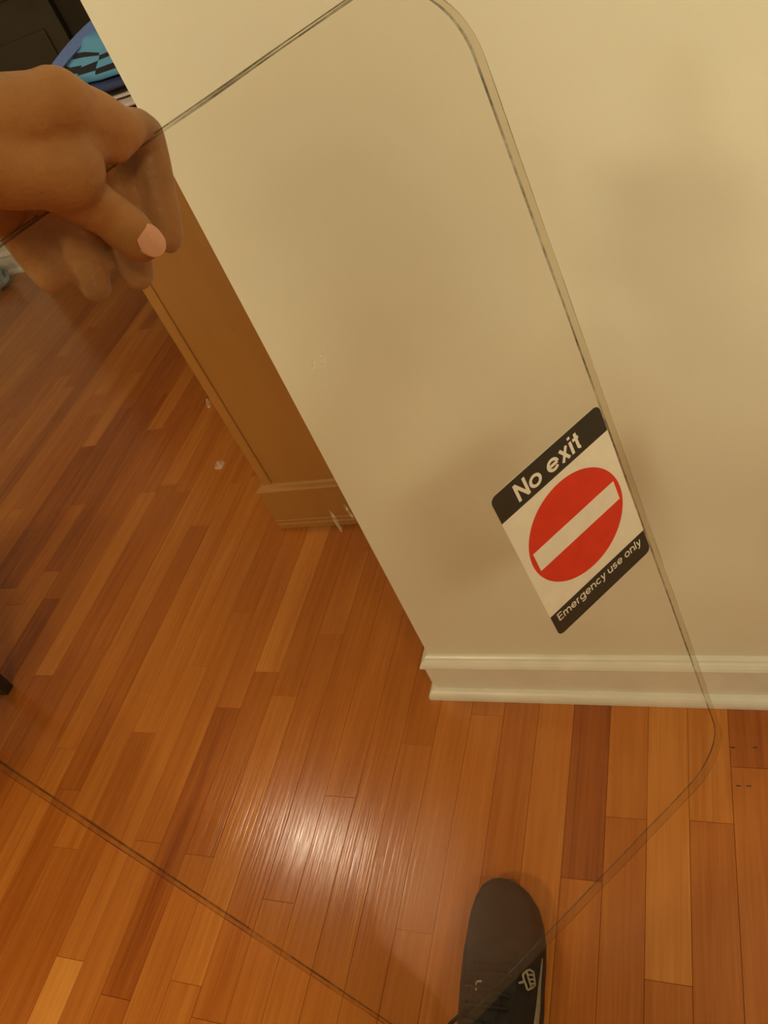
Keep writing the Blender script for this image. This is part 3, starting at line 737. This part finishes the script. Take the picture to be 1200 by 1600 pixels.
# thumb nail and hidden finger nails
def nail(center, axis, normal, ln, wd):
    axis = axis.normalized(); normal = (normal - axis * normal.dot(axis)).normalized(); side = axis.cross(normal)
    bm = bmesh.new(); nu, nv = 14, 14; top = []
    for i in range(nu + 1):
        u = -1 + 2 * i / nu; row = []
        for j in range(nv + 1):
            v = -1 + 2 * j / nv
            x = u * math.sqrt(1 - v * v / 2.15); y = v * math.sqrt(1 - u * u / 2.15)
            p = center + axis * (x * ln / 2) + side * (y * wd / 2) + normal * (0.0012 - 0.0026 * y * y - 0.0010 * x * x)
            row.append((bm.verts.new(p), bm.verts.new(p - normal * 0.0016)))
        top.append(row)
    for i in range(nu):
        for j in range(nv):
            bm.faces.new([top[i][j][0], top[i + 1][j][0], top[i + 1][j + 1][0], top[i][j + 1][0]])
            bm.faces.new([top[i][j][1], top[i][j + 1][1], top[i + 1][j + 1][1], top[i + 1][j][1]])
    return bm_obj('thumbnail', bm, 'nail', body, True)
tc_ = fp(212, 371, -0.0128); tax = t_tip - fp(168, 330, -0.0145)
tn = (CAM - tc_).normalized() + ray(900, 700).normalized() * 0.0 + PH * 0.45
tn = (tn - tax.normalized() * tn.dot(tax.normalized())).normalized()
tag(nail(tc_ + tn * 0.0110 + tax.normalized() * 0.0035, tax, tn, 0.0165, 0.0150), 'pale pink thumbnail')
# eyes and hair
for s in (-1, 1):
    bm = bmesh.new(); add_ellipsoid(bm, hd + Vector((s * 0.03, 0.079, 0.0)), 0.012, 0.012, 0.008); bm_obj('eye', bm, 'eye_white', body, True)
bm = bmesh.new(); add_ellipsoid(bm, hd + Vector((0, -0.012, 0.022)), 0.080, 0.094, 0.098); bm_obj('hair', bm, 'hair', body, True)
# clothes
bm = bmesh.new()
g = 0.012
for s in (-1, 1): chain([(V3(s * 0.07, 0, 0.90), 0.118 + g), (V3(s * 0.065, 0.01, 1.12), 0.108 + g), (V3(s * 0.09, 0, 1.32), 0.105 + g)])
chain([(sh_l, 0.058 + g), (V3(-0.05, -0.01, 1.44), 0.064), (V3(0.05, -0.01, 1.44), 0.064), (sh_r, 0.058 + g)])
chain([(sh_l, 0.058 + g), (elb.lerp(sh_l, 0.35), 0.054 + g)]); chain([(sh_r, 0.058 + g), (Vector((0.08, -0.25, 1.30)), 0.052 + g)])
fuse('t_shirt', bm, 0.007, 4, 'shirt', body)
bm = bmesh.new()
for lg in legs:
    pts = [(p, r + 0.014) for p, r in lg[:4]] + [(lg[4][0].lerp(lg[3][0], 0.25), 0.052)]
    chain(pts)
chain([(V3(-0.08, 0, 0.94), 0.110 + g), (V3(0.08, 0, 0.94), 0.110 + g)])
fuse('trousers', bm, 0.007, 4, 'trousers', body)

# ------------------------------------------------------------------ sneakers
# stations from toe to heel: y, half width left, half width right, centre x, upper height
STN = [(0.3885, 0.003, 0.003, -0.334, 0.026), (0.384, 0.020, 0.022, -0.333, 0.034), (0.374, 0.033, 0.036, -0.331, 0.043), (0.358, 0.043, 0.046, -0.328, 0.050), (0.336, 0.0500, 0.0520, -0.325, 0.055), (0.312, 0.0535, 0.0545, -0.3225, 0.060),
       (0.286, 0.0550, 0.0555, -0.3210, 0.067), (0.260, 0.0540, 0.0550, -0.3200, 0.076), (0.234, 0.0510, 0.0565, -0.3195, 0.086), (0.208, 0.0470, 0.0560, -0.3190, 0.096), (0.182, 0.0430, 0.0525, -0.3190, 0.104),
       (0.155, 0.0400, 0.0420, -0.3195, 0.106), (0.128, 0.0385, 0.0395, -0.3200, 0.104), (0.108, 0.0350, 0.0360, -0.3200, 0.104), (0.096, 0.026, 0.027, -0.320, 0.104), (0.090, 0.010, 0.010, -0.320, 0.100)]
def station(y):
    if y >= STN[0][0]: return STN[0]
    for a, b in zip(STN, STN[1:]):
        if b[0] <= y <= a[0]:
            t = (a[0] - y) / (a[0] - b[0]); return tuple(p + (q - p) * t for p, q in zip(a, b))
    return STN[-1]
def upper_pt(y, ang, lift=0.0):
    """ang 0 = right welt, pi = left welt, over the top"""
    yy, wl, wr, cx, hgt = station(y)
    c, s = math.cos(ang), math.sin(ang)
    w = (wr if c > 0 else wl) * 0.955
    ex = 0.75
    x = cx + math.copysign(abs(c) ** ex, c) * w; z = 0.020 + (hgt - 0.020) * abs(s) ** 0.8
    n = Vector((c / max(w, 0.004), 0, s / max(hgt - 0.02, 0.004))).normalized()
    return Vector((x, y, z)) + n * lift
shoe = empty('sneaker', (-0.322, 0.24, 0)); tag(shoe, 'black lace-up sneaker seen toe-first through the lower edge of the clear panel', 'shoe', 'sneakers worn by the person')
def to_l(v): return Vector(v) - Vector((-0.322, 0.24, 0))
fine = [STN[0][0] + (STN[-1][0] - STN[0][0]) * (i / 46) ** 1.0 for i in range(47)]
fine = sorted(set(fine + [s[0] for s in STN]), reverse=True)
bm = bmesh.new(); rings = []
NA = 28
for y in fine: rings.append([bm.verts.new(to_l(upper_pt(y, math.pi * j / NA))) for j in range(NA + 1)])
for A, B in zip(rings, rings[1:]):
    for j in range(NA): bm.faces.new((A[j], B[j], B[j + 1], A[j + 1]))
    bm.faces.new((A[NA], B[NA], B[0], A[0]))
bm.faces.new(rings[0]); bm.faces.new(rings[-1][::-1])
for f in bm.faces:
    c = f.calc_center_median(); f.material_index = 1 if c.y + 0.24 > 0.300 - 0.5 * abs(c.x) ** 1.0 * 0.9 else 0
bm_obj('upper', bm, None, shoe, True, ['shoe_black', 'shoe_toe'])
bm = bmesh.new(); rings = []
for z, e in ((0.0, 0.94), (0.004, 1.0), (0.018, 1.0), (0.0235, 0.965)):
    pts = [(station(y)[3] + station(y)[2] * e, y, z) for y in fine] + [(station(y)[3] - station(y)[1] * e, y, z) for y in reversed(fine)]
    rings.append([bm.verts.new(to_l(p)) for p in pts])
for A, B in zip(rings, rings[1:]):
    for j in range(len(A)): bm.faces.new((A[j], A[(j + 1) % len(A)], B[(j + 1) % len(A)], B[j]))
bm.faces.new(rings[0][::-1]); bm.faces.new(rings[-1])
bm_obj('sole', bm, 'shoe_sole', shoe)
# off-white side panel along the right quarter
def patch(name, ys, a0, a1, lift, mat, parent=shoe, nj=6):
    bm = bmesh.new(); g0, g1 = [], []
    for i, y in enumerate(ys):
        k = i / (len(ys) - 1); aa = [a0(k) + (a1(k) - a0(k)) * j / nj for j in range(nj + 1)]
        g0.append([bm.verts.new(to_l(upper_pt(y, a, lift))) for a in aa]); g1.append([bm.verts.new(to_l(upper_pt(y, a, lift - 0.002))) for a in aa])
    for gset, rev in ((g0, False), (g1, True)):
        for A, B in zip(gset, gset[1:]):
            for j in range(nj):
                f = (A[j], A[j + 1], B[j + 1], B[j]); bm.faces.new(f[::-1] if rev else f)
    for i in range(len(ys) - 1):
        bm.faces.new((g0[i][0], g0[i + 1][0], g1[i + 1][0], g1[i][0])); bm.faces.new((g0[i][nj], g1[i][nj], g1[i + 1][nj], g0[i + 1][nj]))
    for e in (0, -1):
        for j in range(nj): bm.faces.new((g0[e][j], g0[e][j + 1], g1[e][j + 1], g1[e][j]))
    return bm_obj(name, bm, mat, parent, True)
ys = [0.292 - 0.150 * i / 20 for i in range(21)]
tag(patch('side_stripe', ys, lambda k: 0.03, lambda k: 0.05 + 0.20 * math.sin(min(1, k * 1.5) * math.pi / 2), 0.0016, 'shoe_white'), 'off-white side stripe')
# eyestay flaps, tongue and laces
ysf = [0.270 - 0.100 * i / 16 for i in range(17)]
for s in (0, 1):
    A = (lambda k: math.radians(56)) if s == 0 else (lambda k: math.radians(104))
    B = (lambda k: math.radians(76)) if s == 0 else (lambda k: math.radians(124))
    patch('eyestay', ysf, A, B, 0.0022, 'shoe_black')
patch('tongue', [0.262 - 0.112 * i / 16 for i in range(17)], lambda k: math.radians(74), lambda k: math.radians(106), 0.0035 , 'shoe_black')
for i in range(5):
    y = 0.250 - i * 0.020
    bm = bmesh.new(); pts = [upper_pt(y + (0.006 if i % 2 else -0.006) * (t - 0.5), math.radians(64 + 52 * t), 0.0055) for t in [j / 12 for j in range(13)]]
    add_tube(bm, [to_l(p) for p in pts], 0.0024, 6); bm_obj('lace', bm, 'shoe_lace', shoe, True)
def bow(pxs, rad=0.0024):
    bm = bmesh.new(); P = [Vector(p) for p in pxs]; out = []
    for i in range(len(P) - 1):
        p0, p1, p2, p3 = P[max(i - 1, 0)], P[i], P[i + 1], P[min(i + 2, len(P) - 1)]
        for t in [k / 6 for k in range(6)]:
            out.append(0.5 * ((2 * p1) + (p2 - p0) * t + (2 * p0 - 5 * p1 + 4 * p2 - p3) * t * t + (3 * p1 - p0 - 3 * p2 + p3) * t ** 3))
    out.append(P[-1]); add_tube(bm, [to_l(p) for p in out], rad, 6); bm_obj('lace', bm, 'shoe_lace', shoe, True)
bow([upper_pt(0.212, math.radians(112), 0.005), on_z(742, 1565, 0.075), on_z(728, 1577, 0.068), on_z(712, 1592, 0.055), on_z(700, 1606, 0.045), on_z(700, 1640, 0.05), upper_pt(0.175, math.radians(120), 0.006)], 0.0027)
bow([upper_pt(0.210, math.radians(112), 0.005), on_z(738, 1578, 0.078), on_z(727, 1590, 0.072), on_z(722, 1602, 0.066), upper_pt(0.180, math.radians(118), 0.006)], 0.0030)
# white embroidered emblem beside the laces: a barred blackletter-like shape
def emblem(loops, mat='shoe_white', z=0.094):
    for lp in loops:
        pts = []
        for px, py in lp:
            # drop each outline point onto the upper by searching the surface along its ray
            best = None
            d = ray(px, py)
            for i in range(80):
                zz = 0.03 + i * 0.001; q = CAM + d * ((zz - CAM_H) / d.z)
                _, wl, wr, cx, hg = station(q.y); u = (q.x - cx) / ((wr if q.x > cx else wl) * 0.955)
                hs = 0.02 + (hg - 0.02) * (max(0.0, 1 - abs(u) ** (2 / 0.75))) ** 0.4 if abs(u) < 1 else 0
                if best is None or abs(hs - zz) < best[0]: best = (abs(hs - zz), q)
            pts.append(best[1] + Vector((0.001, 0.002, 0.0050)))
        yield pts
px_e = lambda x, y: (690 + x / 6.316, 1480 + y / 6.316)
strokes = [[(800, 300), (812, 350), (835, 410), (842, 448)], [(835, 262), (850, 320), (872, 385), (885, 430)], [(870, 250), (905, 272), (912, 330), (920, 400), (890, 430), (850, 448)],
           [(800, 300), (835, 262), (870, 250)], [(765, 380), (795, 372), (815, 360)], [(845, 300), (905, 300)], [(856, 345), (912, 345)], [(870, 390), (918, 385)]]
bm = bmesh.new()
for sp in emblem([[px_e(*q) for q in s] for s in strokes]): add_tube(bm, [to_l(p) for p in sp], 0.0015, 5)
tag(bm_obj('emblem', bm, 'shoe_white', shoe), 'off-white stitched emblem')
bm = bmesh.new()
for sp in emblem([[px_e(*q) for q in s] for s in [[(340, 450), (338, 400), (350, 365), (395, 362)]]]): add_tube(bm, [to_l(p) for p in sp], 0.0013, 5)
tag(bm_obj('emblem', bm, 'shoe_white', shoe), 'small off-white stitched mark')

def dup(root, loc, rz, label):
    r = root.copy(); COL.objects.link(r); r.location = loc; r.rotation_euler = (0, 0, rz); r.scale = (-1, 1, 1); r['label'] = label
    for ch in list(root.children):
        c = ch.copy(); COL.objects.link(c); c.parent = r
    return r
dup(shoe, (C_.x + 0.10, C_.y + 0.065, 0), -0.1, 'black lace-up sneaker on the rear foot of the person')
